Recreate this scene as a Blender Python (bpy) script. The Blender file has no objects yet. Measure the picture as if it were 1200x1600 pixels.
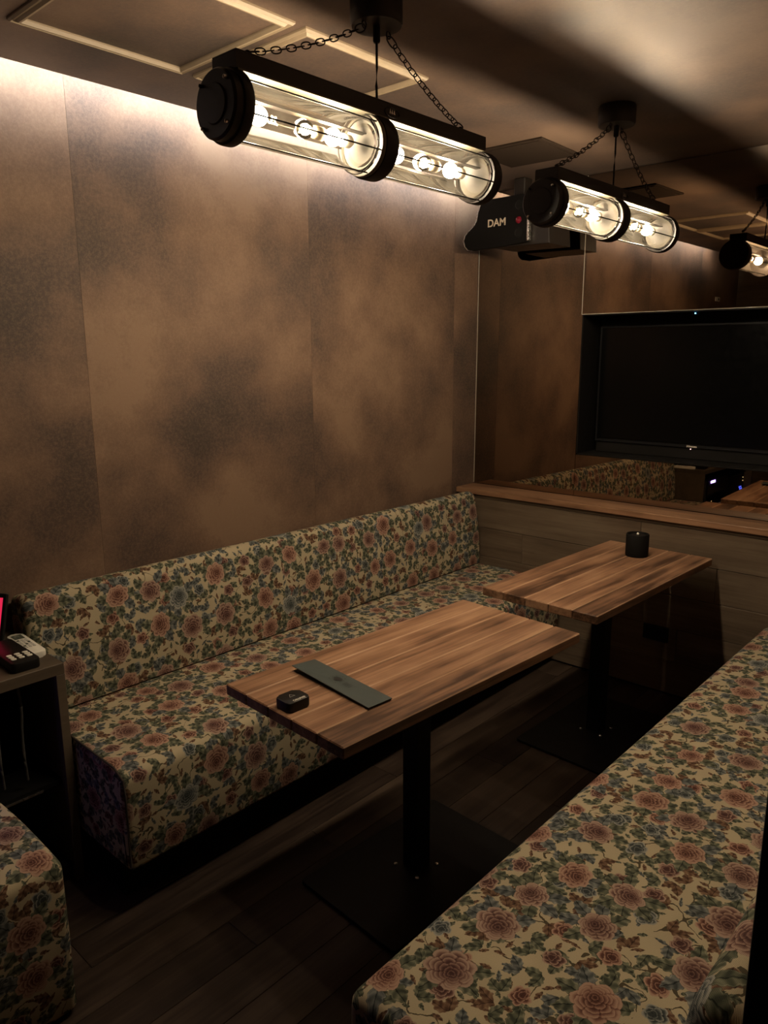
import bpy, bmesh, math, random
from mathutils import Vector, Matrix
random.seed(7)
SC = bpy.context.scene
COL = SC.collection
R = math.radians

# ------------------------------------------------------------------ camera
CAM_POS = (2.4389, 0.0, 1.5664)
YAW, PITCH, ROLL, FPX = -0.7368, 0.2078, -0.0056, 1174.1
fw = Vector((math.sin(YAW)*math.cos(PITCH), math.cos(YAW)*math.cos(PITCH), -math.sin(PITCH)))
rt = Vector((math.cos(YAW), -math.sin(YAW), 0)); up = rt.cross(fw)
r2 = rt*math.cos(ROLL)+up*math.sin(ROLL); u2 = up*math.cos(ROLL)-rt*math.sin(ROLL)
cam = bpy.data.cameras.new('camera'); cam_o = bpy.data.objects.new('camera', cam); COL.objects.link(cam_o)
cam.sensor_fit = 'VERTICAL'; cam.sensor_height = 36.0; cam.lens = FPX/1600*36.0; cam.clip_start = .02
M = Matrix((r2, u2, -fw)).transposed().to_4x4(); M.translation = Vector(CAM_POS); cam_o.matrix_world = M
SC.camera = cam_o

# ------------------------------------------------------------------ world, exposure
w = bpy.data.worlds.new('world'); SC.world = w; w.use_nodes = True
w.node_tree.nodes['Background'].inputs[0].default_value = (0, 0, 0, 1)
SC.view_settings.view_transform = 'Standard'; SC.view_settings.look = 'None'
SC.view_settings.gamma = 1.0; SC.view_settings.use_curve_mapping = False
SC.view_settings.exposure = 0.0
SC.cycles.use_denoising = True
SC.cycles.sample_clamp_indirect = 4.0
SC.cycles.caustics_reflective = False; SC.cycles.caustics_refractive = False
SC.cycles.transparent_max_bounces = 16; SC.cycles.max_bounces = 7; SC.cycles.diffuse_bounces = 3; SC.cycles.glossy_bounces = 4
SC.cycles.use_adaptive_sampling = True; SC.cycles.adaptive_threshold = .025
BULB = 620.0           # radiance of a lit globe
COVE = 100.0            # radiance of the cove strip

# ------------------------------------------------------------------ mesh helpers
def BM(): return bmesh.new()
def box(bm, x0, x1, y0, y1, z0, z1, bev=0, seg=2):
    vs = [bm.verts.new(p) for p in ((x0,y0,z0),(x1,y0,z0),(x1,y1,z0),(x0,y1,z0),(x0,y0,z1),(x1,y0,z1),(x1,y1,z1),(x0,y1,z1))]
    fs = [bm.faces.new([vs[i] for i in f]) for f in ((0,3,2,1),(4,5,6,7),(0,1,5,4),(1,2,6,5),(2,3,7,6),(3,0,4,7))]
    if bev > 0:
        es = {e for f in fs for e in f.edges}
        bmesh.ops.bevel(bm, geom=list(es), offset=bev, segments=seg, affect='EDGES', profile=.5)
    return bm
def lathe(bm, prof, seg=32, origin=(0,0,0), axis='z', cap=True):
    """prof: list of (radius, height) turned about an axis"""
    def P(r, h, a):
        c, s = r*math.cos(a), r*math.sin(a)
        v = {'z': (c, s, h), 'y': (c, h, s), 'x': (h, c, s)}[axis]
        return (v[0]+origin[0], v[1]+origin[1], v[2]+origin[2])
    rings = []
    for r, h in prof:
        if r < 1e-6: rings.append([bm.verts.new(P(0, h, 0))])
        else: rings.append([bm.verts.new(P(r, h, 2*math.pi*i/seg)) for i in range(seg)])
    for a, b in zip(rings, rings[1:]):
        for i in range(seg):
            j = (i+1) % seg
            if len(a) == 1 and len(b) == 1: continue
            if len(a) == 1: bm.faces.new((a[0], b[j], b[i]))
            elif len(b) == 1: bm.faces.new((a[i], a[j], b[0]))
            else: bm.faces.new((a[i], a[j], b[j], b[i]))
    if cap:
        for rg in (rings[0], rings[-1]):
            if len(rg) > 2: bm.faces.new(rg)
    return bm
def tube(bm, pts, r, seg=8, closed=False):
    pts = [Vector(p) for p in pts]; n = len(pts); rings = []
    for i, p in enumerate(pts):
        a = pts[(i-1) % n] if (closed or i > 0) else p
        b = pts[(i+1) % n] if (closed or i < n-1) else p
        d = (b-a).normalized()
        s = d.cross(Vector((0,0,1)))
        if s.length < 1e-3: s = d.cross(Vector((0,1,0)))
        s.normalize(); t = s.cross(d).normalized()
        rings.append([bm.verts.new(p+s*(r*math.cos(k*2*math.pi/seg))+t*(r*math.sin(k*2*math.pi/seg))) for k in range(seg)])
    m = n if closed else n-1
    for i in range(m):
        a, b = rings[i], rings[(i+1) % n]
        for k in range(seg): bm.faces.new((a[k], a[(k+1)%seg], b[(k+1)%seg], b[k]))
    if not closed:
        bm.faces.new(rings[0]); bm.faces.new(rings[-1])
    return bm
def prism(bm, poly, a0, a1, axis='y', bev=0):
    """poly of 2D points extruded along an axis: 'y' -> (x,z), 'z' -> (x,y), 'x' -> (y,z)"""
    def P(p, h): return {'y': (p[0], h, p[1]), 'z': (p[0], p[1], h), 'x': (h, p[0], p[1])}[axis]
    A = [bm.verts.new(P(p, a0)) for p in poly]; B = [bm.verts.new(P(p, a1)) for p in poly]
    n = len(poly); fs = [bm.faces.new(A), bm.faces.new(B)]
    for i in range(n): fs.append(bm.faces.new((A[i], A[(i+1)%n], B[(i+1)%n], B[i])))
    if bev > 0:
        es = set(fs[0].edges) | set(fs[1].edges)
        bmesh.ops.bevel(bm, geom=list(es), offset=bev, segments=2, affect='EDGES', profile=.5)
    return bm
def rrect(w, h, r, seg=5, cx=0, cy=0):
    pts = []
    for sx, sy, a0 in ((1,1,0),(-1,1,90),(-1,-1,180),(1,-1,270)):
        for i in range(seg+1):
            a = R(a0+90*i/seg); pts.append((cx+sx*(w/2-r)+r*math.cos(a), cy+sy*(h/2-r)+r*math.sin(a)))
    return pts
def obj(name, bm, mat, parent=None, loc=(0,0,0), rz=0.0, smooth=None):
    bmesh.ops.recalc_face_normals(bm, faces=bm.faces)
    me = bpy.data.meshes.new(name); bm.to_mesh(me); bm.free()
    if mat: me.materials.append(mat)
    if smooth is not None:
        me.polygons.foreach_set('use_smooth', [True]*len(me.polygons))
        me.set_sharp_from_angle(angle=R(smooth))
    o = bpy.data.objects.new(name, me); COL.objects.link(o)
    o.location = loc; o.rotation_euler = (0, 0, rz)
    if parent: o.parent = parent
    return o
def tag(o, label, cat, group=None):
    o['label'] = label; o['category'] = cat
    if group: o['group'] = group
    return o
def thing(name, label, cat, loc=(0,0,0), rz=0.0, group=None):
    o = bpy.data.objects.new(name, None); COL.objects.link(o); o.empty_display_size = .05
    o.location = loc; o.rotation_euler = (0, 0, rz)
    return tag(o, label, cat, group)
def struct(o): o['kind'] = 'structure'; return o
def kids(o): return [c for c in bpy.data.objects if c.parent == o]
def copy_tree(o, parent=None):
    c = o.copy(); COL.objects.link(c); c.parent = parent
    for ch in kids(o): copy_tree(ch, c)
    return c
def text_mesh(name, s, size, depth, mat, parent, mw, bold=0.0):
    cu = bpy.data.curves.new(name, 'FONT'); cu.body = s; cu.size = size; cu.extrude = depth; cu.offset = bold
    cu.align_x = 'CENTER'; cu.align_y = 'CENTER'
    t = bpy.data.objects.new(name, cu); COL.objects.link(t)
    me = bpy.data.meshes.new_from_object(t.evaluated_get(bpy.context.evaluated_depsgraph_get()))
    bpy.data.objects.remove(t); me.name = name; me.materials.clear(); me.materials.append(mat)
    o = bpy.data.objects.new(name, me); COL.objects.link(o); o.parent = parent; o.matrix_local = mw
    return o

# ------------------------------------------------------------------ node helpers and the floral cloth
class E:
    def __init__(s,g,sock): s.g=g; s.s=sock
    def _op(s,op,*a):
        n=s.g.nodes.new('ShaderNodeMath'); n.operation=op
        for i,v in enumerate((s,)+a):
            if isinstance(v,E): s.g.links.new(v.s,n.inputs[i])
            else: n.inputs[i].default_value=v
        return E(s.g,n.outputs[0])
    def __add__(s,o): return s._op('ADD',o)
    __radd__=__add__
    def __mul__(s,o): return s._op('MULTIPLY',o)
    __rmul__=__mul__
    def __sub__(s,o): return s._op('SUBTRACT',o)
    def __rsub__(s,o): return s._op('MULTIPLY',-1.0)+o
    def __truediv__(s,o): return s._op('DIVIDE',o)
    def __pow__(s,o): return s._op('POWER',o)
    def abs(s): return s._op('ABSOLUTE')
    def sin(s): return s._op('SINE')
    def cos(s): return s._op('COSINE')
    def lt(s,o): return s._op('LESS_THAN',o)
    def gt(s,o): return s._op('GREATER_THAN',o)
    def min(s,o): return s._op('MINIMUM',o)
    def max(s,o): return s._op('MAXIMUM',o)
    def fract(s): return s._op('FRACT')
    def floor(s): return s._op('FLOOR')
    def sqrt(s): return s._op('SQRT')
    def atan2(s,o): return s._op('ARCTAN2',s,) if 0 else s._op('ARCTAN2',o)
    def clamp(s): 
        r=s._op('ADD',0.0); r.s.node.use_clamp=True; return r
    def step(s,a,b):   # smooth 0..1 between a and b
        n=s.g.nodes.new('ShaderNodeMapRange'); n.interpolation_type='SMOOTHSTEP'
        s.g.links.new(s.s,n.inputs[0]); n.inputs[1].default_value=a; n.inputs[2].default_value=b
        return E(s.g,n.outputs[0])
def mixc(g,f,a,b,blend='MIX'):
    n=g.nodes.new('ShaderNodeMix'); n.data_type='RGBA'; n.blend_type=blend
    for sock,v in ((n.inputs[0],f),(n.inputs[6],a),(n.inputs[7],b)):
        if isinstance(v,E): g.links.new(v.s,sock)
        elif hasattr(v,'is_linked'): g.links.new(v,sock)
        elif isinstance(v,(int,float)): sock.default_value=v
        else: sock.default_value=(*v,1)
    return n.outputs[2]
def sep(g,vec):
    n=g.nodes.new('ShaderNodeSeparateXYZ'); g.links.new(vec,n.inputs[0]); return [E(g,o) for o in n.outputs]
def comb(g,x,y,z=0.0):
    n=g.nodes.new('ShaderNodeCombineXYZ')
    for i,v in enumerate((x,y,z)):
        if isinstance(v,E): g.links.new(v.s,n.inputs[i])
        else: n.inputs[i].default_value=v
    return n.outputs[0]
def noise(g,vec,scale,detail=2,rough=.5,dim='3D'):
    n=g.nodes.new('ShaderNodeTexNoise'); n.noise_dimensions=dim
    if vec is not None: g.links.new(vec,n.inputs['Vector'])
    n.inputs['Scale'].default_value=scale; n.inputs['Detail'].default_value=detail; n.inputs['Roughness'].default_value=rough
    return n
def ramp(g,fac,stops):
    n=g.nodes.new('ShaderNodeValToRGB'); e=n.color_ramp.elements
    while len(e)<len(stops): e.new(.5)
    for i,(p,c) in enumerate(stops): e[i].position=p; e[i].color=(*c,1)
    g.links.new(fac.s if isinstance(fac,E) else fac,n.inputs[0]); return n.outputs[0]
def voro(g,vec,cell,rnd):
    """local coordinates (metres) relative to the cell's point, plus three randoms"""
    n=g.nodes.new('ShaderNodeTexVoronoi'); n.voronoi_dimensions='2D'; n.feature='F1'
    g.links.new(vec,n.inputs['Vector']); n.inputs['Scale'].default_value=1/cell; n.inputs['Randomness'].default_value=rnd
    px,py,_=sep(g,n.outputs['Position']); vx,vy,_=sep(g,vec)
    c=g.nodes.new('ShaderNodeSeparateColor'); g.links.new(n.outputs['Color'],c.inputs[0])
    rs=[E(g,o) for o in c.outputs]
    return vx-px, vy-py, rs
def rot(x,y,a):
    c,s=a.cos(),a.sin(); return x*c+y*s, y*c-x*s
def rose(g,x,y,R,seed,layers,amp=.16):
    """scalloped rings of petals: returns mask, tone (0 dark .. 1 light)"""
    x=x/R; y=y/R
    tone=None; mask=None
    for k,(rk,n,sh) in enumerate(layers):
        xx=x-sh*.55; yy=y+sh
        r=(xx*xx+yy*yy).sqrt(); th=yy.atan2(xx)
        a=(th*(n/2.0)+seed*(5.0+3.7*k)).sin().abs()
        e=rk*(1-amp)+a*(rk*amp)           # radius of the petal rim
        d=e-r                              # >0 inside this ring
        m=d.step(0,.03)
        # light rim, then falling to dark at the foot of the next ring; notch between petals dark
        t=1.0-d.step(.02,.30*rk+.05)*.80
        t=t-d.step(-.01,.035).__rsub__(1.0)*.75
        t=t-a.step(.0,.30).__rsub__(1.0)*.45
        t=t*(.50+.55*rk)+.06
        if tone is None: tone=t; mask=m
        else: tone=tone+(t-tone)*m
    return mask,tone.clamp()
def leaf(g,x,y,L,W,serr=14.0):
    s=x/L; w=(1.0-s*s)*W*(1.0+(s*serr).sin()*.10)*(1.06-s*.35)
    ay=y.abs(); d=(w-ay)/W
    m=d.step(0,.10)*s.abs().lt(1.0)
    vein=((s*9.0-ay/W*3.0).sin())*.5+.5
    t=.30+vein*.34+d.step(.10,.34).__rsub__(1.0)*.26-d.step(.0,.16).__rsub__(1.0)*.75-(ay/W).step(.02,.11).__rsub__(1.0)*.40
    t=t+y.gt(0.0)*.16
    return m,t.clamp()
def fabric_material():
    m=bpy.data.materials.new('floral_tapestry'); m.use_nodes=True; g=m.node_tree
    bs=g.nodes['Principled BSDF']
    uv=g.nodes.new('ShaderNodeUVMap'); uv.uv_map='UVMap'
    u0=uv.outputs[0]
    # woven wobble of the drawing
    nz=noise(g,u0,70,2,.55); ux,uy,_=sep(g,u0); c=g.nodes.new('ShaderNodeSeparateColor'); g.links.new(nz.outputs['Color'],c.inputs[0])
    ux=ux+(E(g,c.outputs[0])-.5)*.0095; uy=uy+(E(g,c.outputs[1])-.5)*.0095
    U=comb(g,ux,uy)
    bgn=noise(g,u0,700,1); 
    bgn2=E(g,noise(g,u0,9,2).outputs[0])
    col=mixc(g,E(g,bgn.outputs[0]),(.37,.307,.197),(.46,.388,.262))
    GREEN=[(0,(.012,.014,.010)),(.35,(.046,.052,.036)),(.65,(.115,.122,.082)),(1,(.26,.25,.17))]
    BROWN=[(0,(.018,.009,.006)),(.4,(.085,.045,.028)),(.7,(.17,.10,.06)),(1,(.28,.19,.12))]
    BLUE=[(0,(.012,.015,.016)),(.4,(.058,.066,.064)),(.75,(.15,.158,.148)),(1,(.30,.295,.255))]
    PINK=[(0,(.030,.009,.006)),(.3,(.100,.043,.032)),(.6,(.215,.110,.080)),(1,(.40,.255,.185))]
    MAUVE=[(0,(.025,.010,.010)),(.35,(.095,.045,.038)),(.7,(.20,.115,.09)),(1,(.36,.25,.19))]
    def shade(t,pick,ra,rb,rc,p1,p2):
        a=ramp(g,t,ra); b=ramp(g,t,rb); cc=ramp(g,t,rc)
        return mixc(g,pick.gt(p2),mixc(g,pick.gt(p1),a,b),cc)
    # stems: thin curling lines
    st=E(g,noise(g,comb(g,ux+3.1,uy),15,1,.4).outputs[0])-.5
    keep=E(g,noise(g,comb(g,ux,uy+7.7),11,0).outputs[0]).gt(.50)
    col=mixc(g,st.abs().lt(.0085)*keep,col,(.075,.060,.035))
    # small leaves and buds
    x,y,r=voro(g,comb(g,ux+.31,uy+.17),.027,.75)
    x,y=rot(x,y,r[0]*6.283); mm,t=leaf(g,x,y,r[2]*.006+.0095,.0044)
    col=mixc(g,mm*r[1].gt(.28),col,shade(t,r[2],GREEN,BROWN,BLUE,.45,.85))
    # paired leaves
    x,y,r=voro(g,U,.049,.65)
    x,y=rot(x,y,r[0]*6.283)
    ya=y.abs(); x2,y2=rot(x+.014,ya,E(g,g.nodes.new('ShaderNodeValue').outputs[0])*0+.62)
    mm,t=leaf(g,x2-.020,y2,.0205,.0108)
    col=mixc(g,mm*r[1].gt(.14),col,shade(t,r[2],GREEN,BLUE,BROWN,.5,.75))
    # middle blossoms
    x,y,r=voro(g,comb(g,ux+.05,uy+.61),.096,.6)
    x,y=rot(x,y,r[0]*6.283); y=y*(r[2]*.45+.85)
    R=r[2]*.010+.021
    mm,t=rose(g,x,y,R,r[1],[(1,5,0.),(.72,4,.10),(.42,3,.18)],.24)
    col=mixc(g,mm*r[1].gt(.18),col,shade(t,r[0],BLUE,MAUVE,PINK,.36,.68))
    # large roses with a collar of leaves
    x,y,r=voro(g,comb(g,ux+.43,uy+.09),.158,.62)
    a0=r[0]*6.283
    rr=(x*x+y*y).sqrt(); th=y.atan2(x)+a0+6.283
    sec=6.2832/8; k=(th/sec).floor(); tl=(th/sec).fract()*sec-sec/2
    h=((k*12.99+r[1]*78.2).sin()*437.5).fract()
    lx=rr*tl.cos(); ly=rr*tl.sin()
    mm,t=leaf(g,lx-.047-h*.012,ly,.029,.0160)
    col=mixc(g,mm*h.gt(.25),col,shade(t,h,GREEN,GREEN,BLUE,.5,.72))
    x,y=rot(x,y,a0); y=y*(r[0]*.32+.90); R=r[2]*.010+.039
    mm,t=rose(g,x,y,R,r[1],[(1,7,0.),(.83,6,.04),(.66,6,.09),(.49,5,.14),(.33,4,.18),(.17,3,.20)],.15)
    col=mixc(g,mm,col,shade(t,r[1],PINK,MAUVE,BLUE,.50,.84))
    # weave
    wv=g.nodes.new('ShaderNodeTexWave'); g.links.new(u0,wv.inputs['Vector']); wv.inputs['Scale'].default_value=210; wv.inputs['Distortion'].default_value=1.2; wv.bands_direction='DIAGONAL'
    gr=E(g,noise(g,u0,900,1).outputs[0])
    f=(E(g,wv.outputs['Fac'])*.16+gr*.4+.62)*(bgn2*.35+.82)
    col=mixc(g,1.0,col,comb(g,f,f,f),'MULTIPLY')
    g.links.new(col,bs.inputs['Base Color']); bs.inputs['Roughness'].default_value=.9
    bs.inputs['Specular IOR Level'].default_value=.15
    b=g.nodes.new('ShaderNodeBump'); b.inputs['Strength'].default_value=.25; b.inputs['Distance'].default_value=.001
    g.links.new((E(g,wv.outputs['Fac'])+gr).s,b.inputs['Height']); g.links.new(b.outputs[0],bs.inputs['Normal'])
    return m

# ------------------------------------------------------------------ other materials
def plain(name, c, rough=.5, metal=0.0, spec=.5, bump=0.0, bscale=300):
    m = bpy.data.materials.new(name); m.use_nodes = True; g = m.node_tree; b = g.nodes['Principled BSDF']
    tc = g.nodes.new('ShaderNodeTexCoord')
    n = E(g, noise(g, tc.outputs['Object'], 35, 3).outputs[0])
    col = mixc(g, n, tuple(v*.85 for v in c), tuple(min(1, v*1.15) for v in c))
    g.links.new(col, b.inputs['Base Color'])
    g.links.new((n*.16+(rough-.08)).clamp().s, b.inputs['Roughness'])
    b.inputs['Metallic'].default_value = metal; b.inputs['Specular IOR Level'].default_value = spec
    if bump:
        bp = g.nodes.new('ShaderNodeBump'); bp.inputs['Strength'].default_value = bump; bp.inputs['Distance'].default_value = .001
        g.links.new(noise(g, tc.outputs['Object'], bscale, 2).outputs[0], bp.inputs['Height']); g.links.new(bp.outputs[0], b.inputs['Normal'])
    return m
def glow(name, c, s):
    m = bpy.data.materials.new(name); m.use_nodes = True; g = m.node_tree
    g.nodes.remove(g.nodes['Principled BSDF']); e = g.nodes.new('ShaderNodeEmission')
    e.inputs[0].default_value = (*c, 1); e.inputs[1].default_value = s
    g.links.new(e.outputs[0], g.nodes['Material Output'].inputs[0]); return m
def clear_glass(name, tint, ior=1.45, rough=.0, extra=0.0, dust=0.0):
    """thin glass: see-through with a mirror coat that grows at grazing angles"""
    m = bpy.data.materials.new(name); m.use_nodes = True; g = m.node_tree
    g.nodes.remove(g.nodes['Principled BSDF'])
    t = g.nodes.new('ShaderNodeBsdfTransparent'); t.inputs[0].default_value = (*tint, 1)
    s = g.nodes.new('ShaderNodeBsdfGlossy'); s.inputs['Roughness'].default_value = rough
    f = g.nodes.new('ShaderNodeFresnel'); f.inputs[0].default_value = ior
    mx = g.nodes.new('ShaderNodeMixShader')
    g.links.new((E(g, f.outputs[0])*1.0+extra).clamp().s, mx.inputs[0])
    g.links.new(t.outputs[0], mx.inputs[1]); g.links.new(s.outputs[0], mx.inputs[2])
    out = mx.outputs[0]
    if dust:      # film of dust that catches the light
        tc = g.nodes.new('ShaderNodeTexCoord'); n = E(g, noise(g, tc.outputs['Object'], 30, 4).outputs[0])
        d = g.nodes.new('ShaderNodeBsdfDiffuse'); d.inputs[0].default_value = (.8, .72, .58, 1)
        tl = g.nodes.new('ShaderNodeBsdfTranslucent'); tl.inputs[0].default_value = (.8, .72, .58, 1)
        a = g.nodes.new('ShaderNodeMixShader'); g.links.new(d.outputs[0], a.inputs[1]); g.links.new(tl.outputs[0], a.inputs[2])
        f2 = g.nodes.new('ShaderNodeMixShader'); g.links.new((n*dust*1.2+dust*.4).s, f2.inputs[0])
        g.links.new(out, f2.inputs[1]); g.links.new(a.outputs[0], f2.inputs[2]); out = f2.outputs[0]
    g.links.new(out, g.nodes['Material Output'].inputs[0]); return m
def wallpaper(name, k=1.0, rough=.62, spec=.25):
    """smoky, mottled brown paper; every sheet is cut from another place of the print"""
    m = bpy.data.materials.new(name); m.use_nodes = True; g = m.node_tree; b = g.nodes['Principled BSDF']
    tc = g.nodes.new('ShaderNodeTexCoord'); oi = g.nodes.new('ShaderNodeObjectInfo')
    x, y, z = sep(g, tc.outputs['Object']); rnd = E(g, oi.outputs['Random'])
    v = comb(g, x+rnd*31.0, y+rnd*17.0, z+rnd*3.0)
    vs = comb(g, (x+rnd*31.0)*1.0, (y+rnd*17.0)*1.0, z*1.25+rnd*3.0)
    a = E(g, noise(g, vs, 1.55, 2, .45).outputs[0]); c = E(g, noise(g, v, 4.2, 4, .6).outputs[0])
    sp = E(g, noise(g, v, 85, 5, .75).outputs[0]); fine = E(g, noise(g, v, 260, 2, .6).outputs[0])
    f = (a-.5)*1.65+(c-.5)*1.0+(sp-.5)*.26+.52
    col = ramp(g, f, [(.12, (.050*k,.035*k,.028*k)), (.36, (.083*k,.053*k,.040*k)), (.58, (.143*k,.087*k,.058*k)), (.80, (.200*k,.126*k,.082*k))])
    fl = (sp*.9+fine*.5-.2).step(.38, .72)
    col = mixc(g, fl*.22, col, (.25*k,.170*k,.112*k))
    g.links.new(col, b.inputs['Base Color'])
    b.inputs['Roughness'].default_value = rough; b.inputs['Specular IOR Level'].default_value = spec
    bp = g.nodes.new('ShaderNodeBump'); bp.inputs['Strength'].default_value = .22; bp.inputs['Distance'].default_value = .0015
    g.links.new((sp+fine*.6).s, bp.inputs['Height']); g.links.new(bp.outputs[0], b.inputs['Normal'])
    return m
def wood(name, dark, mid, light, axis=1, rough=.45, contrast=1.0, scale=1.0, spec=.35, vary=.35):
    m = bpy.data.materials.new(name); m.use_nodes = True; g = m.node_tree; b = g.nodes['Principled BSDF']
    tc = g.nodes.new('ShaderNodeTexCoord'); oi = g.nodes.new('ShaderNodeObjectInfo'); rnd = E(g, oi.outputs['Random'])
    p = sep(g, tc.outputs['Object']); st = [16.0*scale]*3; st[axis] = 1.3*scale
    v = comb(g, p[0]*st[0]+rnd*40.0, p[1]*st[1]+rnd*23.0, p[2]*st[2]+rnd*11.0)
    st2 = [90.0*scale]*3; st2[axis] = 3.0*scale
    v2 = comb(g, p[0]*st2[0]+rnd*70.0, p[1]*st2[1]+rnd*13.0, p[2]*st2[2])
    a = E(g, noise(g, v, 1.0, 4, .6).outputs[0]); c = E(g, noise(g, v2, 1.0, 3, .6).outputs[0])
    st3 = [3.5*scale]*3; st3[axis] = 1.6*scale
    blot = E(g, noise(g, comb(g, p[0]*st3[0]+rnd*19.0, p[1]*st3[1]+rnd*7.0, p[2]*st3[2]), 1.6, 3, .6).outputs[0])
    f = (a-.5)*1.1*contrast+(c-.5)*.75*contrast+(blot-.5)*1.0*contrast+.5+(rnd-.5)*vary
    col = ramp(g, f, [(.16, dark), (.5, mid), (.86, light)])
    g.links.new(col, b.inputs['Base Color'])
    g.links.new((rough+(c-.5)*.25).clamp().s, b.inputs['Roughness']); b.inputs['Specular IOR Level'].default_value = spec
    bp = g.nodes.new('ShaderNodeBump'); bp.inputs['Strength'].default_value = .18; bp.inputs['Distance'].default_value = .001
    g.links.new((c+a*.5).s, bp.inputs['Height']); g.links.new(bp.outputs[0], b.inputs['Normal'])
    return m
FABRIC = fabric_material()
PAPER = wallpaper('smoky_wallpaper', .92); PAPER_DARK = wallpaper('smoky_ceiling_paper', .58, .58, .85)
TABLEWOOD = wood('table_wood', (.060,.031,.018), (.225,.118,.066), (.37,.215,.125), axis=1, rough=.40, contrast=1.15, vary=.34)
LITEDGE = wood('lit_plank_edge', (.22,.13,.08), (.42,.26,.16), (.55,.36,.23), axis=1, rough=.45)  # paler wood, paints the bright highlight lines along the plank bevels
LEDGEWOOD = wood('ledge_wood', (.12,.062,.034), (.25,.135,.075), (.36,.21,.12), axis=0, rough=.4)
CLAD = wood('grey_oak', (.056,.040,.026), (.112,.080,.053), (.165,.124,.083), axis=0, rough=.6, contrast=.8)
CABWOOD = wood('cabinet_oak', (.050,.037,.025), (.086,.064,.043), (.125,.095,.064), axis=1, rough=.6, contrast=.6)
FLOORWOOD = wood('dark_floor_wood', (.013,.008,.006), (.032,.021,.015), (.062,.043,.030), axis=1, rough=.45, contrast=.9, spec=.25)
BLACK = plain('black_painted_steel', (.0045,.0043,.004), .5, 0, .22)
BLACKMATT = plain('matt_black', (.006,.0055,.005), .75, 0, .15)
BRONZE = plain('dark_bronze_metal', (.014,.011,.009), .45, .2, .35)
CHANNEL = plain('warm_grey_enamel', (.085,.075,.050), .45, 0, .4)
IRON = plain('black_iron', (.016,.012,.009), .5, .4, .5)
STEEL = plain('bright_steel', (.62,.60,.56), .28, 1.0)
CREAM = plain('cream_enamel', (.10,.09,.072), .45)
PRINT = plain('pale_print', (.62,.58,.50), .5)
GLASSEDGE = plain('ground_glass_edge', (.42,.38,.31), .5)
TRIMPAINT = plain('pale_gold_moulding', (.25,.195,.13), .5)
VENT = plain('vent_brown', (.026,.018,.013), .85, 0, .04)
SPK = plain('speaker_brown', (.014,.011,.009), .4, 0, .4)
CANOPY = plain('brown_canopy_metal', (.022,.018,.015), .5, .2, .3)
PLASTIC = plain('black_plastic', (.006,.0055,.005), .45, 0, .28)
WHITEPL = plain('white_plastic', (.72,.70,.62), .4)
GREYPL = plain('grey_print', (.42,.41,.38), .6)
LCD = plain('grey_green_display', (.10,.11,.09), .25)
SCREEN = plain('switched_off_screen', (.0025,.0025,.0025), .16, 0, .22)
NICHE = plain('black_niche_lining', (.006,.0052,.0046), .55, 0, .2)
GREEN = plain('dark_green_card', (.040,.053,.050), .55)
INK = plain('black_ink', (.010,.012,.011), .5)
GOLD = plain('gilt_lettering', (.62,.54,.42), .4, .2)
REDGEM = plain('dark_red_glass', (.16,.008,.02), .12)
BLUEGREY = plain('dark_slate_plastic', (.008,.008,.009), .5, 0, .15)
SPKSIDE = plain('speaker_side_black', (.005,.0045,.0042), .6, 0, .10)
SOCKET = plain('cream_ceramic', (.75,.66,.48), .35)
def mirror_mat():
    m = bpy.data.materials.new('bronze_mirror'); m.use_nodes = True; g = m.node_tree; b = g.nodes['Principled BSDF']
    tc = g.nodes.new('ShaderNodeTexCoord'); n = E(g, noise(g, tc.outputs['Object'], 3, 2).outputs[0])
    g.links.new(mixc(g, n, (.34,.265,.20), (.38,.30,.225)), b.inputs['Base Color'])
    b.inputs['Metallic'].default_value = 1; b.inputs['Roughness'].default_value = .012; return m
MIRROR = mirror_mat()
GLASS = clear_glass('lamp_glass', (.97,.95,.91), 1.28, .03, .0, .006)
BULBGLASS = clear_glass('bulb_glass', (.97,.95,.90), 1.5, .0, .02)
WARM = (1.0, .83, .62)
GLOBE = glow('lit_globe', WARM, BULB)
FILAMENT = glow('lit_filament', (1.0, .74, .42), BULB*2.0)
STRIP = glow('cove_led', (.88, .95, 1.0), COVE)
BLUELED = glow('blue_led', (.06, .10, 1.0), 9.0)
VIOLETLED = glow('violet_display', (.32, .24, 1.0), 30.0)
WHITELED = glow('white_led', (.75, .85, 1.0), 5.0)
AMBERLED = glow('amber_led', (1.0, .8, .4), 4.0)
PINKSCREEN = glow('pink_screen', (1.0, .03, .10), .75)

# ------------------------------------------------------------------ room shell
YM = 3.443      # mirror plane
ZC = 2.38       # ceiling
XR, YB, XE = 2.345, -.72, 3.3
SEAM = [-.7885+1.007*i for i in range(5)]   # joints of the paper sheets

wl = struct(obj('wall_left', box(BM(), -.06, -.0015, YB, 3.70, 0, 2.56), PAPER))
for i in range(5):
    y0 = max(SEAM[i], YB)+.0004; y1 = min(SEAM[i+1] if i < 4 else 9, YM)-.0004
    obj('wallpaper_sheet', box(BM(), -.0015, 0.0, y0, y1, 0, 2.54), PAPER, wl)
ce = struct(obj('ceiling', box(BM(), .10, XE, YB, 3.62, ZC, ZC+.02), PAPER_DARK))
struct(obj('ceiling_soffit', box(BM(), -.06, .50, YB, 3.62, 2.54, 2.56), PAPER))
struct(obj('trim_cove', box(BM(), .26, .28, YB, 3.62, ZC+.02, 2.54), PAPER))
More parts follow.
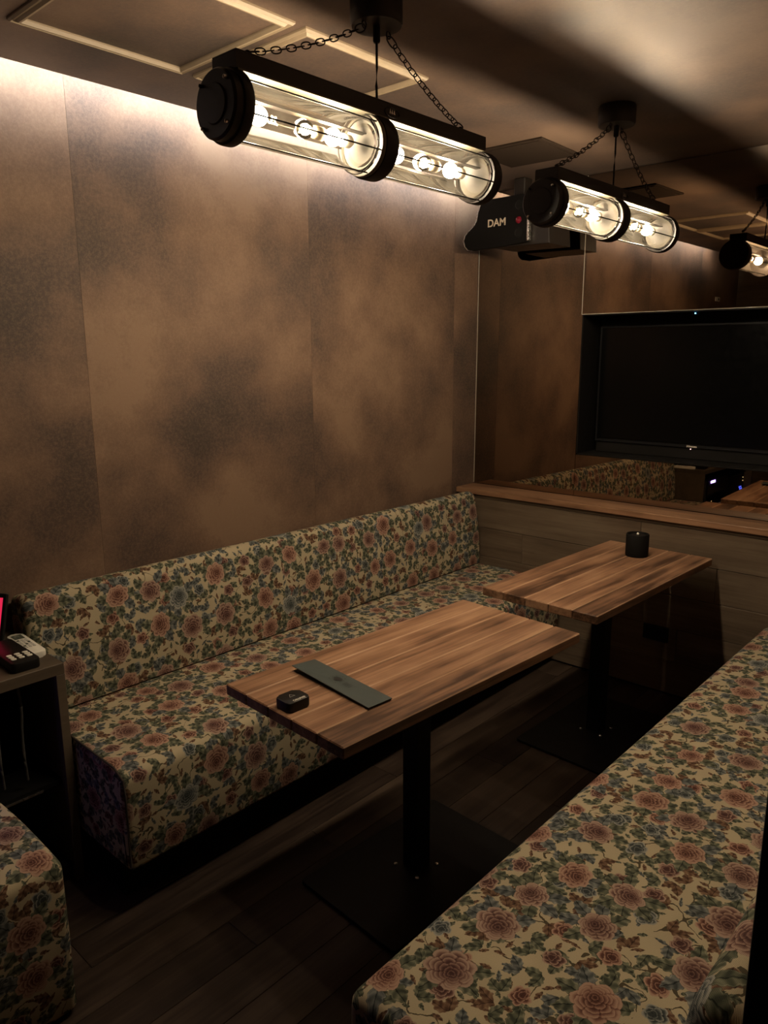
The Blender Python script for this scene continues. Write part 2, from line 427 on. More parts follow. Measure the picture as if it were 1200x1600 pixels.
# floor boards
fl = struct(obj('floor', box(BM(), -.06, XE, YB, 3.70, -.04, -.012), BLACKMATT))
bw, bl = .132, 1.21
protos = {}
for i in range(26):
    x0 = i*bw-.05
    off = (i*.437) % bl
    y = YB-off
    while y < 3.4:
        a, b_ = max(y, YB), min(y+bl, 3.44); y += bl
        if b_-a < .03 or x0+bw > XE: continue
        L = round(b_-a, 3)
        if L not in protos:
            o = obj('floorboard', box(BM(), 0, bw-.0012, 0, L-.0012, -.012, 0, .001, 1), FLOORWOOD, fl); protos[L] = o.data
        else:
            o = bpy.data.objects.new('floorboard', protos[L]); COL.objects.link(o); o.parent = fl
        o.location = (x0, a, 0)
# far wall: shell behind the mirror, with the television recess
NX0, NX1, NZ0, NZ1, ND = .622, 1.690, 1.063, 1.747, 3.66
bm = BM()
box(bm, 0, NX0, 3.475, 3.70, 0, ZC); box(bm, NX1, XR, 3.475, 3.70, 0, ZC)
box(bm, NX0, NX1, 3.475, 3.70, 0, NZ0); box(bm, NX0, NX1, 3.475, 3.70, NZ1, ZC); box(bm, NX0, NX1, ND, 3.70, NZ0, NZ1)
struct(obj('wall_far', bm, NICHE))
bm = BM(); t = .006
box(bm, NX0, NX0+t, 3.448, ND, NZ0, NZ1); box(bm, NX1-t, NX1, 3.448, ND, NZ0, NZ1)
box(bm, NX0, NX1, 3.448, ND, NZ0, NZ0+t); box(bm, NX0, NX1, 3.448, ND, NZ1-t, NZ1); box(bm, NX0+t, NX1-t, ND-.006, ND, NZ0, NZ1)
struct(obj('trim_niche', bm, NICHE))
# half wall under the ledge, clad with horizontal boards
wp = struct(obj('wall_partition', box(BM(), 0, XR, 3.305, 3.443, 0, .82), BLACKMATT))
zs = [.822, .802, .643, .485, .327, .169, .010]
joints = [[], [1.05, 1.95], [.42, 1.40], [.80, 1.75], [.35, 1.25, 2.1], [.9, 1.8]]
for k in range(6):
    xs = [0.0]+joints[k]+[XR]
    for a, b_ in zip(xs, xs[1:]):
        d = .0 if k % 2 else .0015
        obj('cladding_board', box(BM(), a+.0008, b_-.0008, 3.293+d, 3.305, zs[k+1]+.001, zs[k]-.001, .0012, 1), CLAD, wp)
led = struct(obj('trim_ledge', box(BM(), .001, XR, 3.277, YM, .822, .8505, .003), LEDGEWOOD))
# right wall behind the near bench, its black end post by the doorway
wr = struct(obj('wall_right', box(BM(), XR, XR+.10, .46, 3.70, 0, 2.56), PAPER))
struct(obj('trim_doorway', box(BM(), 2.343, XR+.12, .42, .458, 0, ZC, .003), BLACKMATT))
struct(obj('wall_back', box(BM(), -.06, XE, YB-.06, YB, 0, 2.56), CLAD))
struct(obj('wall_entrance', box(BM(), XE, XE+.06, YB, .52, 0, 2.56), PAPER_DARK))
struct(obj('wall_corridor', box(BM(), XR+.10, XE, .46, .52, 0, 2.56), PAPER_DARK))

# bronze mirror in panels round the television recess, leaning back a hair
mir = thing('wall_mirror', 'large bronze tinted mirror in panels around the television recess', 'mirror', (0, YM, .8505))
def mp(x0, x1, z0, z1, lean=0.0):
    p = obj('mirror_panel', box(BM(), x0+.001, x1-.001, 0, .004, z0-.8505+.001, z1-.8505-.001), MIRROR, mir); p.rotation_euler = (-R(lean), 0, 0); return p
mp(.002, NX0, .852, ZC-.002, .5); mp(NX0, XR-.002, NZ1, ZC-.002); mp(NX0, XR-.002, .852, NZ0, .5); mp(NX1, XR-.002, NZ0, NZ1)
def edge(name, a, b_):
    obj(name, tube(BM(), [a, b_], .0018, 6), GLASSEDGE, mir)
edge('polished_edge', (.0026, -.002, .004), (.0026, .010, ZC-.8505-.004))
edge('polished_edge', (NX0, -.0012, NZ1-.8505), (NX0, -.0012, ZC-.8505-.004))
edge('polished_edge', (NX0, -.001, NZ1-.8505), (XR-.003, -.001, NZ1-.8505))

# ------------------------------------------------------------------ cove light along the long wall
cs = thing('cove_light_strip', 'cool white light strip hidden in the ceiling cove along the wall', 'light strip', (0, 0, ZC+.02))
obj('diffuser', box(BM(), .112, .118, .02, 3.40, .026, .050), STRIP, cs)
obj('channel', box(BM(), .118, .128, .02, 3.40, .010, .054), WHITEPL, cs)
obj('foot', box(BM(), .112, .150, .02, 3.40, .0, .010), WHITEPL, cs)

# ceiling: two moulded frames and a flush vent
def frame(x0, x1, y0, y1, label):
    t = thing('ceiling_moulding', label, 'moulding', (0, 0, ZC), 0, 'moulded frames on the ceiling')
    def rail(p, q):
        p = Vector((*p, 0)); q = Vector((*q, 0)); d = (q-p).normalized(); n = Vector((-d.y, d.x, 0)); bm = BM()
        prof = [(0, 0), (0, -.005), (.005, -.010), (.009, -.006), (.014, -.006), (.019, -.013), (.024, -.013), (.027, -.004), (.027, 0)]
        A, B = [], []
        for s, z in prof:
            A.append(bm.verts.new(p+d*s+n*s+Vector((0,0,z)))); B.append(bm.verts.new(q-d*s+n*s+Vector((0,0,z))))
        for i in range(len(prof)-1): bm.faces.new((A[i], A[i+1], B[i+1], B[i]))
        bm.faces.new(A); bm.faces.new(B)
        obj('moulding_rail', bm, TRIMPAINT, t)
    c = [(x0,y0),(x1,y0),(x1,y1),(x0,y1)]
    for i in range(4): rail(c[i], c[(i+1)%4])
frame(.375, .875, .905, 1.405, 'square moulded frame on the ceiling, cut by the top of the picture')
frame(.375, .875, 1.440, 1.935, 'square moulded frame on the ceiling, behind the nearer lamp and its chains')
v = thing('ceiling_vent', 'dark square flush vent in the ceiling between the two lamps', 'vent', (.625, 2.885, ZC), R(2))
obj('vent_plate', box(BM(), -.165, .165, -.165, .165, -.008, 0, .002, 1), VENT, v)
obj('vent_frame', prism(BM(), rrect(.30, .30, .006, 2), -.011, -.008, 'z'), VENT, v)

# ------------------------------------------------------------------ upholstered benches
def arc(cx, cz, r, a0, a1, n=6):
    return [(cx+r*math.cos(R(a0+(a1-a0)*i/n)), cz+r*math.sin(R(a0+(a1-a0)*i/n))) for i in range(n+1)]
def upholster(name, prof, y0, y1, re, parent, flip=False, uv0=(0, 0), step=.12):
    """closed (x,z) profile swept along y with softened ends; UVs in metres follow the cloth"""
    n = len(prof); arcs = [0.0]
    for i in range(n): arcs.append(arcs[-1]+math.dist(prof[i], prof[(i+1)%n]))
    nrm = []
    for i in range(n):
        a, b = Vector(prof[i-1]), Vector(prof[(i+1)%n]); d = (b-a).normalized(); nrm.append(Vector((-d.y, d.x)))
    area = sum(prof[i][0]*prof[(i+1)%n][1]-prof[(i+1)%n][0]*prof[i][1] for i in range(n))
    if area < 0: nrm = [-v for v in nrm]     # pointing inwards
    rows = [(y0+re*(1-math.sin(a)), re*(1-math.cos(a))) for a in (R(90), R(72), R(50), R(25), 0)]
    m = max(1, int((y1-y0-2*re)/step))
    rows += [(y0+re+(y1-y0-2*re)*i/m, 0) for i in range(1, m)]
    rows += [(y1-re*(1-math.sin(a)), re*(1-math.cos(a))) for a in (0, R(25), R(50), R(72), R(90))]
    bm = BM(); uvl = bm.loops.layers.uv.new('UVMap'); V = []
    rnd = random.Random(name+str(y0))
    for y, ins in rows:
        V.append([bm.verts.new((prof[i][0]+nrm[i].x*ins, y, prof[i][1]+nrm[i].y*ins)) for i in range(n)])
    sgn = -1 if flip else 1
    for j in range(len(rows)-1):
        for i in range(n):
            k = (i+1) % n
            f = bm.faces.new((V[j][i], V[j][k], V[j+1][k], V[j+1][i]))
            for lp, (yy, aa) in zip(f.loops, ((rows[j][0], arcs[i]), (rows[j][0], arcs[i+1]), (rows[j+1][0], arcs[i+1]), (rows[j+1][0], arcs[i]))):
                lp[uvl].uv = (sgn*yy+uv0[0], aa+uv0[1])
    for r_ in (V[0], V[-1]):
        f = bm.faces.new(r_)
        for lp in f.loops: lp[uvl].uv = (lp.vert.co.x+uv0[0]+2.3, lp.vert.co.z+uv0[1]+1.7)
    return obj(name, bm, FABRIC, parent, smooth=40)
def seat_prof(x0, x1, z0, z1, r=.035):
    """from the back along the top to the front, down and round"""
    top = [(x0+(x1-r-x0)*t, z1+.010*math.sin(math.pi*t)) for t in (0, .12, .25, .4, .55, .7, .85)]
    return top+arc(x1-r, z1-r, r, 90, 0)+[(x1+.004, (z0+z1)/2)]+arc(x1-.012, z0+.012, .012, 0, -90, 3)+[(x0, z0)]
def back_prof(x0, xb, xt, z0, z1, r=.048):
    pts = [(x0, z0), (x0, z1-.05)]+[(x0+.03+.03*math.cos(R(a)), z1-.05+.035*math.sin(R(a))) for a in (150, 120, 95)]
    pts += [(x0+.07, z1-.003)]+arc(xt-r, z1-r, r, 88, 5)
    for t in (.2, .4, .6, .8): pts.append((xt+(xb-xt)*t+.010*math.sin(math.pi*t), z1-r+(z0-z1+r)*t))
    return pts+[(xb, z0+.01), (xb-.015, z0)]
def mirror_prof(p, xm): return [(xm-x, z) for x, z in p]

LY0, LY1 = .892, 3.272
s1 = thing('bench_sofa', 'long floral tapestry bench sofa against the mottled brown wall', 'sofa', (0, 0, 0))
upholster('seat', seat_prof(.008, .662, .142, .442), LY0, LY1, .018, s1, uv0=(0, 0))
upholster('backrest', back_prof(.012, .178, .142, .446, .838), LY0-.004, LY1+.004, .022, s1, uv0=(.37, .83))
obj('plinth', box(BM(), .02, .565, LY0+.03, LY1+.01, 0, .140), BLACKMATT, s1)
obj('welt_seam', tube(BM(), [(.05, LY0+.004, .446), (.35, LY0+.004, .452), (.61, LY0+.004, .446), (.655, LY0+.004, .425), (.662, LY0+.004, .38), (.662, LY0+.004, .16)], .0035, 6), plain('dark_seam', (.03,.02,.015), .9), s1)

RY0, RY1 = .800, 3.270
s2 = thing('bench_sofa', 'floral tapestry bench seat in the right foreground, facing the tables', 'sofa', (0, 0, 0))
upholster('seat', mirror_prof(seat_prof(.010, .722, .142, .452, .040), 2.335), RY0, RY1, .025, s2, flip=True, uv0=(.21, 2.4))
upholster('backrest', mirror_prof(back_prof(.012, .172, .138, .455, .838), 2.335), RY0-.01, RY1, .025, s2, flip=True, uv0=(.11, 3.3))
obj('plinth', box(BM(), 1.72, 2.32, RY0+.04, RY1, 0, .140), BLACKMATT, s2)

st = thing('upholstered_stool', 'floral tapestry stool at the lower left, before the black equipment rack', 'stool', (0, 0, 0))
upholster('cushion', seat_prof(.430, .848, .012, .418, .030), -.15, .640, .020, st, uv0=(.63, 4.15))
for fx in (.47, .79):
    for fy in (-.1, .58): obj('glide', lathe(BM(), [(.016, 0), (.016, .014)], 12, (fx, fy, 0)), BLACKMATT, st)

# ------------------------------------------------------------------ tables
def make_table(name, label, loc, rz):
    t = thing(name, label, 'table', loc, rz, 'plank topped pedestal tables')
    W, L, n = .478, .996, 5; pw = W/n
    for i in range(n):
        x0 = -W/2+i*pw
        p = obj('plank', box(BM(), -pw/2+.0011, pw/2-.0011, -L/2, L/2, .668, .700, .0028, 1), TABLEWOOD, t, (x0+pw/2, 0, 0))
        p.data.materials.append(LITEDGE)
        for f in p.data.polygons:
            if .3 < f.normal.z < .95 and abs(f.normal.x) > .3: f.material_index = 1  # bevel faces take the painted highlight colour
    bm = BM(); box(bm, -.19, -.165, -.42, .42, .640, .668); box(bm, .165, .19, -.42, .42, .640, .668); box(bm, -.165, .165, -.42, -.395, .640, .668); box(bm, -.165, .165, .395, .42, .640, .668)
    obj('apron', bm, BLACK, t)
    obj('mounting_plate', box(BM(), -.13, .13, -.16, .16, .656, .667, .002, 1), BLACK, t)
    obj('column', box(BM(), -.030, .030, -.030, .030, .012, .656, .003, 2), BLACK, t)
    obj('base_plate', prism(BM(), rrect(.40, .60, .015, 3), 0.0, .012, 'z', .002), BLACK, t)
    for sx in (-1, 1):
        for sy in (-1, 1): obj('bolt', lathe(BM(), [(.006, .012), (.006, .015), (.003, .017), (0, .017)], 10, (sx*.045, sy*.045, 0)), STEEL, t)
    return t
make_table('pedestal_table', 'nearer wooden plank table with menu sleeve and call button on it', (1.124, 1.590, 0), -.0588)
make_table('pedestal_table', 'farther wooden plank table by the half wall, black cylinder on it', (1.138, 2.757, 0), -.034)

# socket plate low on the half wall
ol = thing('wall_outlet', 'black outlet plate on the half wall under the farther table', 'outlet', (1.155, 3.2928, .290))
obj('plate', box(BM(), -.060, .060, -.008, 0, -.036, .036, .003, 2), BLACK, ol)
for sx in (-.028, .028): obj('socket_face', box(BM(), sx-.017, sx+.017, -.0095, -.008, -.022, .022, .002, 1), PLASTIC, ol)
pl = thing('wall_plate', 'small pale plate high on the wall, seen in the mirror', 'plate', (0.0, -.20, 2.020))
obj('plate', box(BM(), .0005, .008, -.05, .05, -.018, .018, .002, 1), WHITEPL, pl)
obj('insert', box(BM(), .008, .0088, -.035, .0, -.010, .010), LCD, pl)

# black cylindrical candle holder
c = thing('candle_holder', 'matt black cylindrical candle holder on the farther table', 'candle holder', (1.128, 3.080, .700))
obj('body', lathe(BM(), [(.044, 0), (.047, .002), (.048, .006), (.048, .094), (.046, .098), (.042, .098), (.040, .094), (.039, .086), (0, .086)], 48), BLACKMATT, c, smooth=35)
obj('lid', lathe(BM(), [(.038, .086), (.038, .090), (.014, .092), (.012, .090), (0, .090)], 40), PLASTIC, c, smooth=35)
obj('lid_highlight', lathe(BM(), [(0, .090), (.0045, .092), (.006, .097), (.004, .101), (0, .103)], 12), WHITEPL, c, smooth=60)  # white tip standing in for the highlight on the lid

# call button
cb = thing('call_button', 'small black square call button on the nearer table corner', 'call button', (1.092, 1.140, .700), -.06)
obj('body', prism(BM(), rrect(.062, .070, .014, 5), 0, .026, 'z', .004), PLASTIC, cb, smooth=35)
def flat(x, y, z, a): return Matrix.Translation((x, y, z)) @ Matrix.Rotation(a, 4, 'Z')
text_mesh('lettering', 'CALLPAD', .0088, .0002, WHITEPL, cb, flat(.021, .004, .0263, R(90)), .0002)
obj('fine_line', box(BM(), .0270, .0280, -.016, .022, .0258, .0264), GREYPL, cb)
bm = BM()
for p, q in (((-.001,-.008),(-.001,.008)), ((-.001,-.008),(-.014,0)), ((-.014,0),(-.001,.008))): tube(bm, [(*p, .0262), (*q, .0262)], .0005, 5)
obj('bell_mark', bm, GREYPL, cb)

# menu sleeve
mn = thing('menu_sleeve', 'long dark green card menu sleeve lying on the nearer table', 'menu', (1.093, 1.304, .700), -.095)
obj('lower_leaf', box(BM(), -.158, .160, -.037, .040, .0, .003, .0008, 1), INK, mn)
bm = BM(); box(bm, -.162, .162, -.040, .040, .0, .0022)
for vtx in bm.verts: vtx.co.z += .0045+.010*(1-(vtx.co.x+.162)/.324)*(1 if vtx.co.y < 0 else .55)
obj('cover_leaf', bm, GREEN, mn)
obj('fold', box(BM(), .150, .160, -.036, .039, .003, .0046), INK, mn)
def menu_z(x, y): return .0082+.010*(1-(x+.162)/.324)*(.775-.225*y/.04*1.0)
bm = BM()
def blob(pts): 
    vs = [bm.verts.new((x, y, menu_z(x, y)+.0004)) for x, y in pts]; bm.faces.new(vs)
blob([(-.012+.016*math.cos(a)*(1 if math.sin(a) > -.2 else .55), .002+.012*math.sin(a)) for a in [i*math.pi/7 for i in range(14)]])
for k in range(9):
    a = R(20+k*40); blob([(-.012+(.019+.003*(k%2))*math.cos(a+d)*s, .002+(.016+.002*(k%3))*math.sin(a+d)*s) for d, s in ((-.1, 1), (.1, 1), (.06, 1.18), (-.06, 1.18))])
for k in range(4): blob([(.020+k*.008, -.009), (.0225+k*.008, -.009), (.0225+k*.008, .009-.003*(k % 2)), (.020+k*.008, .009)])
obj('printed_emblem', bm, INK, mn)

# ------------------------------------------------------------------ equipment rack on the left
rk = thing('equipment_rack', 'low oak framed karaoke rack with black interior beside the long sofa', 'cabinet', (0, 0, 0))
RX, RY, RZ = .388, .883, .700
obj('top', box(BM(), .002, RX, -.36, RY, RZ-.034, RZ, .0015, 1), CABWOOD, rk)
obj('side_panel', box(BM(), .002, RX, RY-.026, RY, 0, RZ-.034, .001, 1), CABWOOD, rk)
obj('side_panel', box(BM(), .002, RX, -.36, -.334, 0, RZ-.034, .001, 1), CABWOOD, rk)
obj('back_panel', box(BM(), .002, .012, -.334, RY-.026, 0, RZ-.034), BLACKMATT, rk)
obj('bottom', box(BM(), .012, RX-.02, -.334, RY-.026, .0, .05), BLACKMATT, rk)
obj('shelf', box(BM(), .012, RX-.03, -.334, RY-.026, .315, .330), BLACK, rk)
obj('shelf_lip', box(BM(), RX-.032, RX-.028, .42, .80, .312, .318), STEEL, rk)
def unit(label, y0, y1, z0, z1, leds):
    u = thing('karaoke_unit', label, 'audio unit', (0, 0, 0), 0, 'units in the equipment rack')
    obj('case', box(BM(), .03, RX-.06, y0, y1, z0, z1, .004, 2), PLASTIC, u)
    obj('front_panel', box(BM(), RX-.06, RX-.055, y0+.01, y1-.01, z0+.012, z1-.012, .002, 1), SCREEN, u)
    for nm, mt, y, z, wd, ht in leds: obj(nm, box(BM(), RX-.055, RX-.053, y-wd, y+wd, z-ht, z+ht), mt, u)
unit('black audio unit with violet display on the rack shelf', .12, .62, .3305, .60, [('violet_display', VIOLETLED, .500, .565, .050, .010), ('power_light', AMBERLED, .50, .40, .002, .002)])
unit('black audio unit low in the rack under the shelf', .16, .66, .0505, .23, [('white_light', WHITELED, .56, .16, .0015, .0015), ('white_light', WHITELED, .60, .165, .0015, .0015)])
unit('black audio unit with blue lights at the hidden end of the rack', -.32, .08, .3305, .56, [('blue_light', BLUELED, -.26+.02*k, .42+.018*(k % 2), .006, .006) for k in range(4)]+[('amber_light', AMBERLED, -.28, .52, .003, .003), ('amber_light', AMBERLED, -.28, .49, .003, .003)])
def cable(y, label):
    pts = [(RX-.045+.003*math.sin(i*.7), y+.003*math.sin(i*.45), .655-.021*i) for i in range(15)]
    tag(obj('cable', tube(BM(), pts, .0045, 8), plain('grey_cable', (.040,.038,.034), .6), smooth=60), label, 'cable', 'cables in the rack')
cable(.765, 'grey cable hanging in the rack, nearer the sofa')
cable(.700, 'grey cable hanging in the rack at the left edge of the picture')

# white air conditioner remote
a = math.atan2(.870-.883+(.83-.838), (.305-.085)+(.325-.092))
rm = thing('air_conditioner_remote', 'white remote with small display lying on the rack top', 'remote', (.200, .856, RZ), a)
obj('body', prism(BM(), rrect(.205, .046, .014, 5), 0, .018, 'z', .004), WHITEPL, rm, smooth=35)
obj('display', box(BM(), -.085, -.045, -.015, .015, .018, .0186), LCD, rm)
for i in range(6):
    for j in range(3): obj('button', box(BM(), -.036+i*.014, -.027+i*.014, -.015+j*.011, -.008+j*.011, .018, .0194), GREYPL if (i+j) % 4 else LCD, rm)
# black handset with white keys
hs = thing('keypad_handset', 'black handset with white keys lying beside the white remote', 'handset', (.262, .790, RZ), -.02)
obj('body', prism(BM(), rrect(.215, .078, .012, 4), 0, .030, 'z', .004), PLASTIC, hs, smooth=35)
for i in range(3):
    for j in range(3): obj('key', prism(BM(), rrect(.012, .015, .004, 3, .040+i*.017, -.022+j*.022), .030, .033, 'z', .001), WHITEPL, hs)
# tablet with a pink screen, only its edge in the picture
tb = thing('tablet', 'black tablet with a glowing pink screen at the left edge of the picture', 'tablet', (.045, .745, RZ), R(0))
def tilt(o): o.rotation_euler = (0, -R(18), R(-58)); return o
tilt(obj('case', prism(BM(), rrect(.012, .24, .005, 3), .012, .165, 'z', .003), PLASTIC, tb))
tilt(obj('screen', box(BM(), .0062, .0068, -.108, .108, .026, .152), PINKSCREEN, tb))
obj('stand', prism(BM(), [(-.05, 0), (.02, 0), (-.012, .09)], -.03, .03, 'y', .002), PLASTIC, tb)

# ------------------------------------------------------------------ television
tv = thing('television', 'switched off black flat television set into the mirror recess', 'television', (1.151, 3.575, 1.405))
obj('cabinet', box(BM(), -.492, .492, .012, .052, -.279, .285, .003, 2), PLASTIC, tv)
obj('screen', box(BM(), -.484, .484, .004, .012, -.262, .278), SCREEN, tv)
bm = BM(); box(bm, -.492, .492, 0, .014, -.280, -.268); box(bm, -.492, .492, 0, .014, .279, .286); box(bm, -.492, -.484, 0, .014, -.268, .279); box(bm, .484, .492, 0, .014, -.268, .279)
obj('bezel', bm, BLUEGREY, tv)
def onface(x, y, z): return Matrix.Translation((x, y, z)) @ Matrix.Rotation(R(90), 4, 'X')
text_mesh('maker_lettering', 'Hisense', .0150, .0003, PRINT, tv, onface(-.002, -.0006, -.274), .0003)
obj('standby_light', lathe(BM(), [(.0022, -.004), (.0022, 0)], 10, (-.006, 0, -.286), 'y'), glow('standby_led', (1, .55, .5), 3), tv)
obj('lower_rail', box(BM(), -.492, .492, .010, .050, -.335, -.281, .002, 1), NICHE, tv)
sb = thing('sensor_light', 'tiny blue indicator light under the top of the television recess', 'sensor', (1.150, 3.500, NZ1-.006))
obj('housing', box(BM(), -.018, .018, -.010, .010, -.014, 0, .002, 1), PLASTIC, sb)
obj('indicator', lathe(BM(), [(.0026, -.0135), (.0026, -.0100)], 10, (0, 0, -.007), 'y'), glow('indicator_led', (.12, .45, 1), 12), sb)

# ------------------------------------------------------------------ loudspeaker in the corner
sp = thing('loudspeaker', 'black corner loudspeaker with curved side panel, letters and red jewel', 'loudspeaker', (0, 3.20, 0))
S = [(.459, 2.074), (.300, 2.066), (.150, 2.060), (.118, 2.066), (.100, 2.084), (.092, 2.110), (.100, 2.136), (.125, 2.156), (.152, 2.175), (.168, 2.200), (.175, 2.235), (.190, 2.272), (.215, 2.288), (.430, 2.289), (.445, 2.28)]
obj('side_panel', prism(BM(), S, -.012, .010, 'y', .003), SPKSIDE, sp)
bm = BM()
for (x, z), (x2, z2) in zip(S[2:12], S[3:13]):
    vs = [bm.verts.new(p) for p in ((x-.003, -.012, z), (x2-.003, -.012, z2), (x2-.003, .022, z2), (x-.003, .022, z))]; bm.faces.new(vs)
    vs = [bm.verts.new(p) for p in ((x+.003, -.0125, z), (x2+.003, -.0125, z2), (x2-.003, -.0125, z2), (x-.003, -.0125, z))]; bm.faces.new(vs)
bmesh.ops.remove_doubles(bm, verts=bm.verts, dist=.0003)
obj('silver_edge', bm, STEEL, sp, smooth=60)
obj('body', prism(BM(), [(.255, 2.066), (.565, 2.060), (.545, 2.285), (.230, 2.285)], .010, .205, 'y', .004), SPK, sp)
obj('chrome_strip', box(BM(), .455, .468, -.016, .006, 2.078, 2.285, .003, 2), STEEL, sp)
text_mesh('lettering', 'DAM', .048, .0008, GOLD, sp, onface(.286, -.0125, 2.176), .0008)
obj('jewel', lathe(BM(), [(.016, -.012), (.014, -.019), (.008, -.023), (0, -.024)], 16, (.408, 0, 2.176), 'y'), REDGEM, sp, smooth=50)
for z in (2.120, 2.242): obj('port_ring', lathe(BM(), [(.024, -.0125), (.024, -.0135), (.019, -.0145), (.017, -.012), (0, -.011)], 20, (.408, 0, z), 'y'), BLACKMATT, sp, smooth=40)
obj('bracket', box(BM(), .33, .39, .06, .13, 2.283, ZC-.001, .004, 1), IRON, sp)

# ------------------------------------------------------------------ hanging lamps
def ring_link(L, W, r):
    pts = []
    for i in range(16):
        a = 2*math.pi*i/16; x, y = math.cos(a), math.sin(a)
        pts.append((math.copysign(abs(x)**.8, x)*L/2, math.copysign(abs(y)**.9, y)*W/2, 0))
    return tube(BM(), pts, r, 6, True)
LINK = [None]
def make_chain(parent, p, q, n):
    """links strung from p to q, every other one turned; sagging a little"""
    p, q = Vector(p), Vector(q); ch = None
    sag = .012; P = []
    for i in range(n+1):
        t = i/n; v = p.lerp(q, t); v.z -= sag*4*t*(1-t); P.append(v)
    for i in range(n):
        c = (P[i]+P[i+1])/2; d = (P[i+1]-P[i]); L = d.length
        big = i in (0, n-1)
        if big or LINK[0] is None:
            o = obj('chain' if ch is None else 'link', ring_link(L*1.30+(.004 if big else 0), .017 if big else .0135, .0019 if big else .0015), IRON, None, smooth=80)
            if not big: LINK[0] = o.data
        else:
            o = bpy.data.objects.new('link', LINK[0]); COL.objects.link(o)
        m = Matrix.Translation(c) @ d.to_track_quat('X', 'Z').to_matrix().to_4x4() @ Matrix.Rotation(R(80 if i % 2 else 10), 4, 'X')
        if ch is None: ch = o; o.parent = parent; o.matrix_local = m; base = m
        else: o.parent = ch; o.matrix_local = base.inverted() @ m
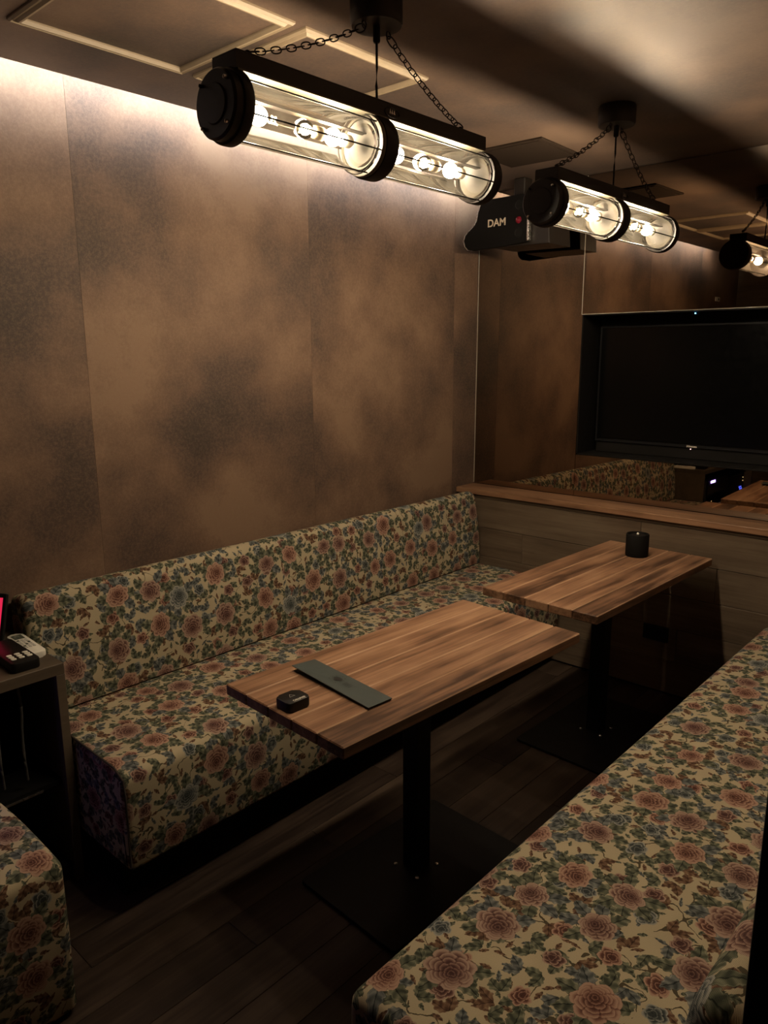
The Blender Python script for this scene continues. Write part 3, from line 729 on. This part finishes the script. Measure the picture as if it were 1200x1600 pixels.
def make_lamp(label, loc, axis_z):
    t = thing('hanging_lamp', label, 'pendant lamp', loc, 0, 'twin tube hanging lamps')    # origin on the ceiling above the tube axis
    A = axis_z-ZC     # axis height
    # channel: outer skin and pale inside
    bm = BM(); y0, y1 = -.446, .400
    box(bm, -.039, .039, y0, y1, A+.094, A+.098, .0008, 1); box(bm, -.039, -.036, y0, y1, A+.064, A+.094); box(bm, .036, .039, y0, y1, A+.064, A+.094)
    box(bm, -.036, .036, y0, y0+.003, A+.064, A+.094); box(bm, -.036, .036, y1-.003, y1, A+.064, A+.094)
    obj('channel', bm, BRONZE, t)
    obj('channel_lining', box(BM(), -.0392, .0392, y0+.004, y1-.004, A+.0605, A+.0640), CHANNEL, t)
    # end cap towards the door
    obj('end_cap', lathe(BM(), [(0, -.476), (.036, -.476), (.038, -.473), (.062, -.473), (.066, -.468), (.066, -.452), (.070, -.450), (.0715, -.446), (.0715, -.430), (.069, -.426), (0, -.426)], 48, (0, 0, A), 'y'), BRONZE, t, smooth=35)
    for k in range(4):
        a = R(45+90*k); obj('cap_screw', lathe(BM(), [(.0, -.481), (.0036, -.479), (.0036, -.472), (.0, -.472)], 10, (.0560*math.cos(a), 0, A+.0560*math.sin(a)), 'y'), STEEL if k != 1 else BRONZE, t)
    # glass cylinders, flange in the middle, ring at the far end
    for g0, g1 in ((-.427, -.054), (-.006, .412)):
        gl = obj('glass_tube', lathe(BM(), [(.0600, g0), (.0600, g1-.03), (.0585, g1-.012), (.052, g1-.002), (.040, g1)], 48, (0, 0, A), 'y', False), GLASS, t, smooth=60)
    obj('middle_flange', lathe(BM(), [(.058, -.042), (.071, -.042), (.0728, -.038), (.0728, -.004), (.071, .000), (.030, .000), (.030, -.006), (.056, -.008), (.058, -.042)], 48, (0, 0, A), 'y', False), BRONZE, t, smooth=35)
    obj('collar_ring', lathe(BM(), [(.060, -.056), (.068, -.055), (.0695, -.050), (.0690, -.043), (.058, -.043)], 48, (0, 0, A), 'y', False), CREAM, t, smooth=35)
    obj('far_cap', lathe(BM(), [(.061, .405), (.067, .405), (.0695, .409), (.0695, .436), (.066, .444), (.040, .448), (0, .448)], 48, (0, 0, A), 'y', False), BRONZE, t, smooth=35)
    for e in (-.050, .418):
        obj('reflector_dish', lathe(BM(), [(0, e+.006), (.020, e+.005), (.040, e+.001), (.054, e-.010)], 40, (0, 0, A), 'y', False), CREAM, t, smooth=60)
    # cage rods and hoops
    for a in (-18, -75, -135, 165, 42):
        x, z = .0650*math.cos(R(a)), A+.0650*math.sin(R(a))
        obj('cage_rod', tube(BM(), [(x, -.428, z), (x, -.043, z)], .0019, 8), BRONZE, t, smooth=60)
        obj('cage_rod', tube(BM(), [(x, -.002, z), (x, .410, z)], .0019, 8), BRONZE, t, smooth=60)
    for y in (-.068, .392):
        obj('cage_hoop', tube(BM(), [(.0650*math.cos(R(k*10)), y, A+.0650*math.sin(R(k*10))) for k in range(36)], .0019, 6, True), BRONZE, t, smooth=60)
    # globes on their sockets, strung along the axis
    for y, d in ((-.365, -1), (-.235, 1), (-.150, 1), (.070, -1), (.180, 1), (.290, 1)):
        dim = d == 1 and y in (-.235, .180)
        prof = [(.0, .0195)]+[(.0195*math.sin(R(q)), .0195*math.cos(R(q))) for q in range(15, 160, 16)]+[(.0085, -.021), (.0085, -.026)]
        prof = [(r_, y-h*d) for r_, h in prof]
        gb = obj('globe_bulb', lathe(BM(), prof, 24, (0, 0, A), 'y', False), BULBGLASS if dim else GLOBE, t, smooth=60)
        if dim:
            pts = [(.006*math.cos(k*1.1), y-.010*d+.0018*d*k, A+.007*math.sin(k*1.1)) for k in range(14)]
            obj('filament', tube(BM(), pts, .0022, 6), FILAMENT, gb, smooth=60)
        obj('socket', lathe(BM(), [(0, y+d*.024), (.012, y+d*.024), (.0145, y+d*.028), (.0145, y+d*.052), (.011, y+d*.058), (.006, y+d*.064), (0, y+d*.064)], 24, (0, 0, A), 'y'), SOCKET, t, smooth=40)
    obj('centre_rail', box(BM(), -.008, .008, -.42, .42, A+.0250, A+.0275), BRONZE, t)
    # badge
    bd = obj('badge', tube(BM(), [(.0398, .010+.026*math.cos(R(k*15)), A+.077+.011*math.sin(R(k*15))) for k in range(24)], .0012, 6, True), CANOPY, t, smooth=60)
    bm = BM()
    for yy in (.003, .010, .017): prism(bm, [(yy-.003, A+.074), (yy+.003, A+.074), (yy, A+.085)], .0390, .0405, 'x')
    obj('badge_emblem', bm, STEEL, bd)
    # canopy, cord gland, cord, chains
    obj('canopy', lathe(BM(), [(0, 0), (.060, 0), (.062, -.004), (.062, -.056), (.059, -.061), (0, -.061)], 48), CANOPY, t, smooth=35)
    obj('cord_gland', lathe(BM(), [(.0, -.061), (.0085, -.061), (.0085, -.092), (.0065, -.096), (0, -.096)], 16), BLACKMATT, t, smooth=35)
    obj('cord', tube(BM(), [(0, 0, -.094), (.002, -.002, -.15), (.001, -.003, -.19), (0, 0, A+.098)], .0030, 8), BLACKMATT, t, smooth=60)
    for s, ye in ((-1, -.385), (1, .335)):
        obj('eyelet', tube(BM(), [(.0, ye+.010*math.cos(R(k*22.5)), A+.106+.011*math.sin(R(k*22.5))) for k in range(16)], .0022, 6, True), IRON, t, smooth=60)
        obj('hook', tube(BM(), [(0, s*.042+.007*math.cos(R(k*22.5)), -.068+.008*math.sin(R(k*22.5))) for k in range(16)], .002, 6, True), IRON, t, smooth=60)
        make_chain(t, (0, ye, A+.115), (0, s*.045, -.074), 16 if s < 0 else 15)
    return t
make_lamp('nearer industrial lamp of two caged glass tubes hung on chains', (1.11, 1.448, ZC), 2.050)
LINK[0] = None
make_lamp('farther caged twin tube lamp hung on chains beside the loudspeaker', (1.17, 2.585, ZC), 2.015)
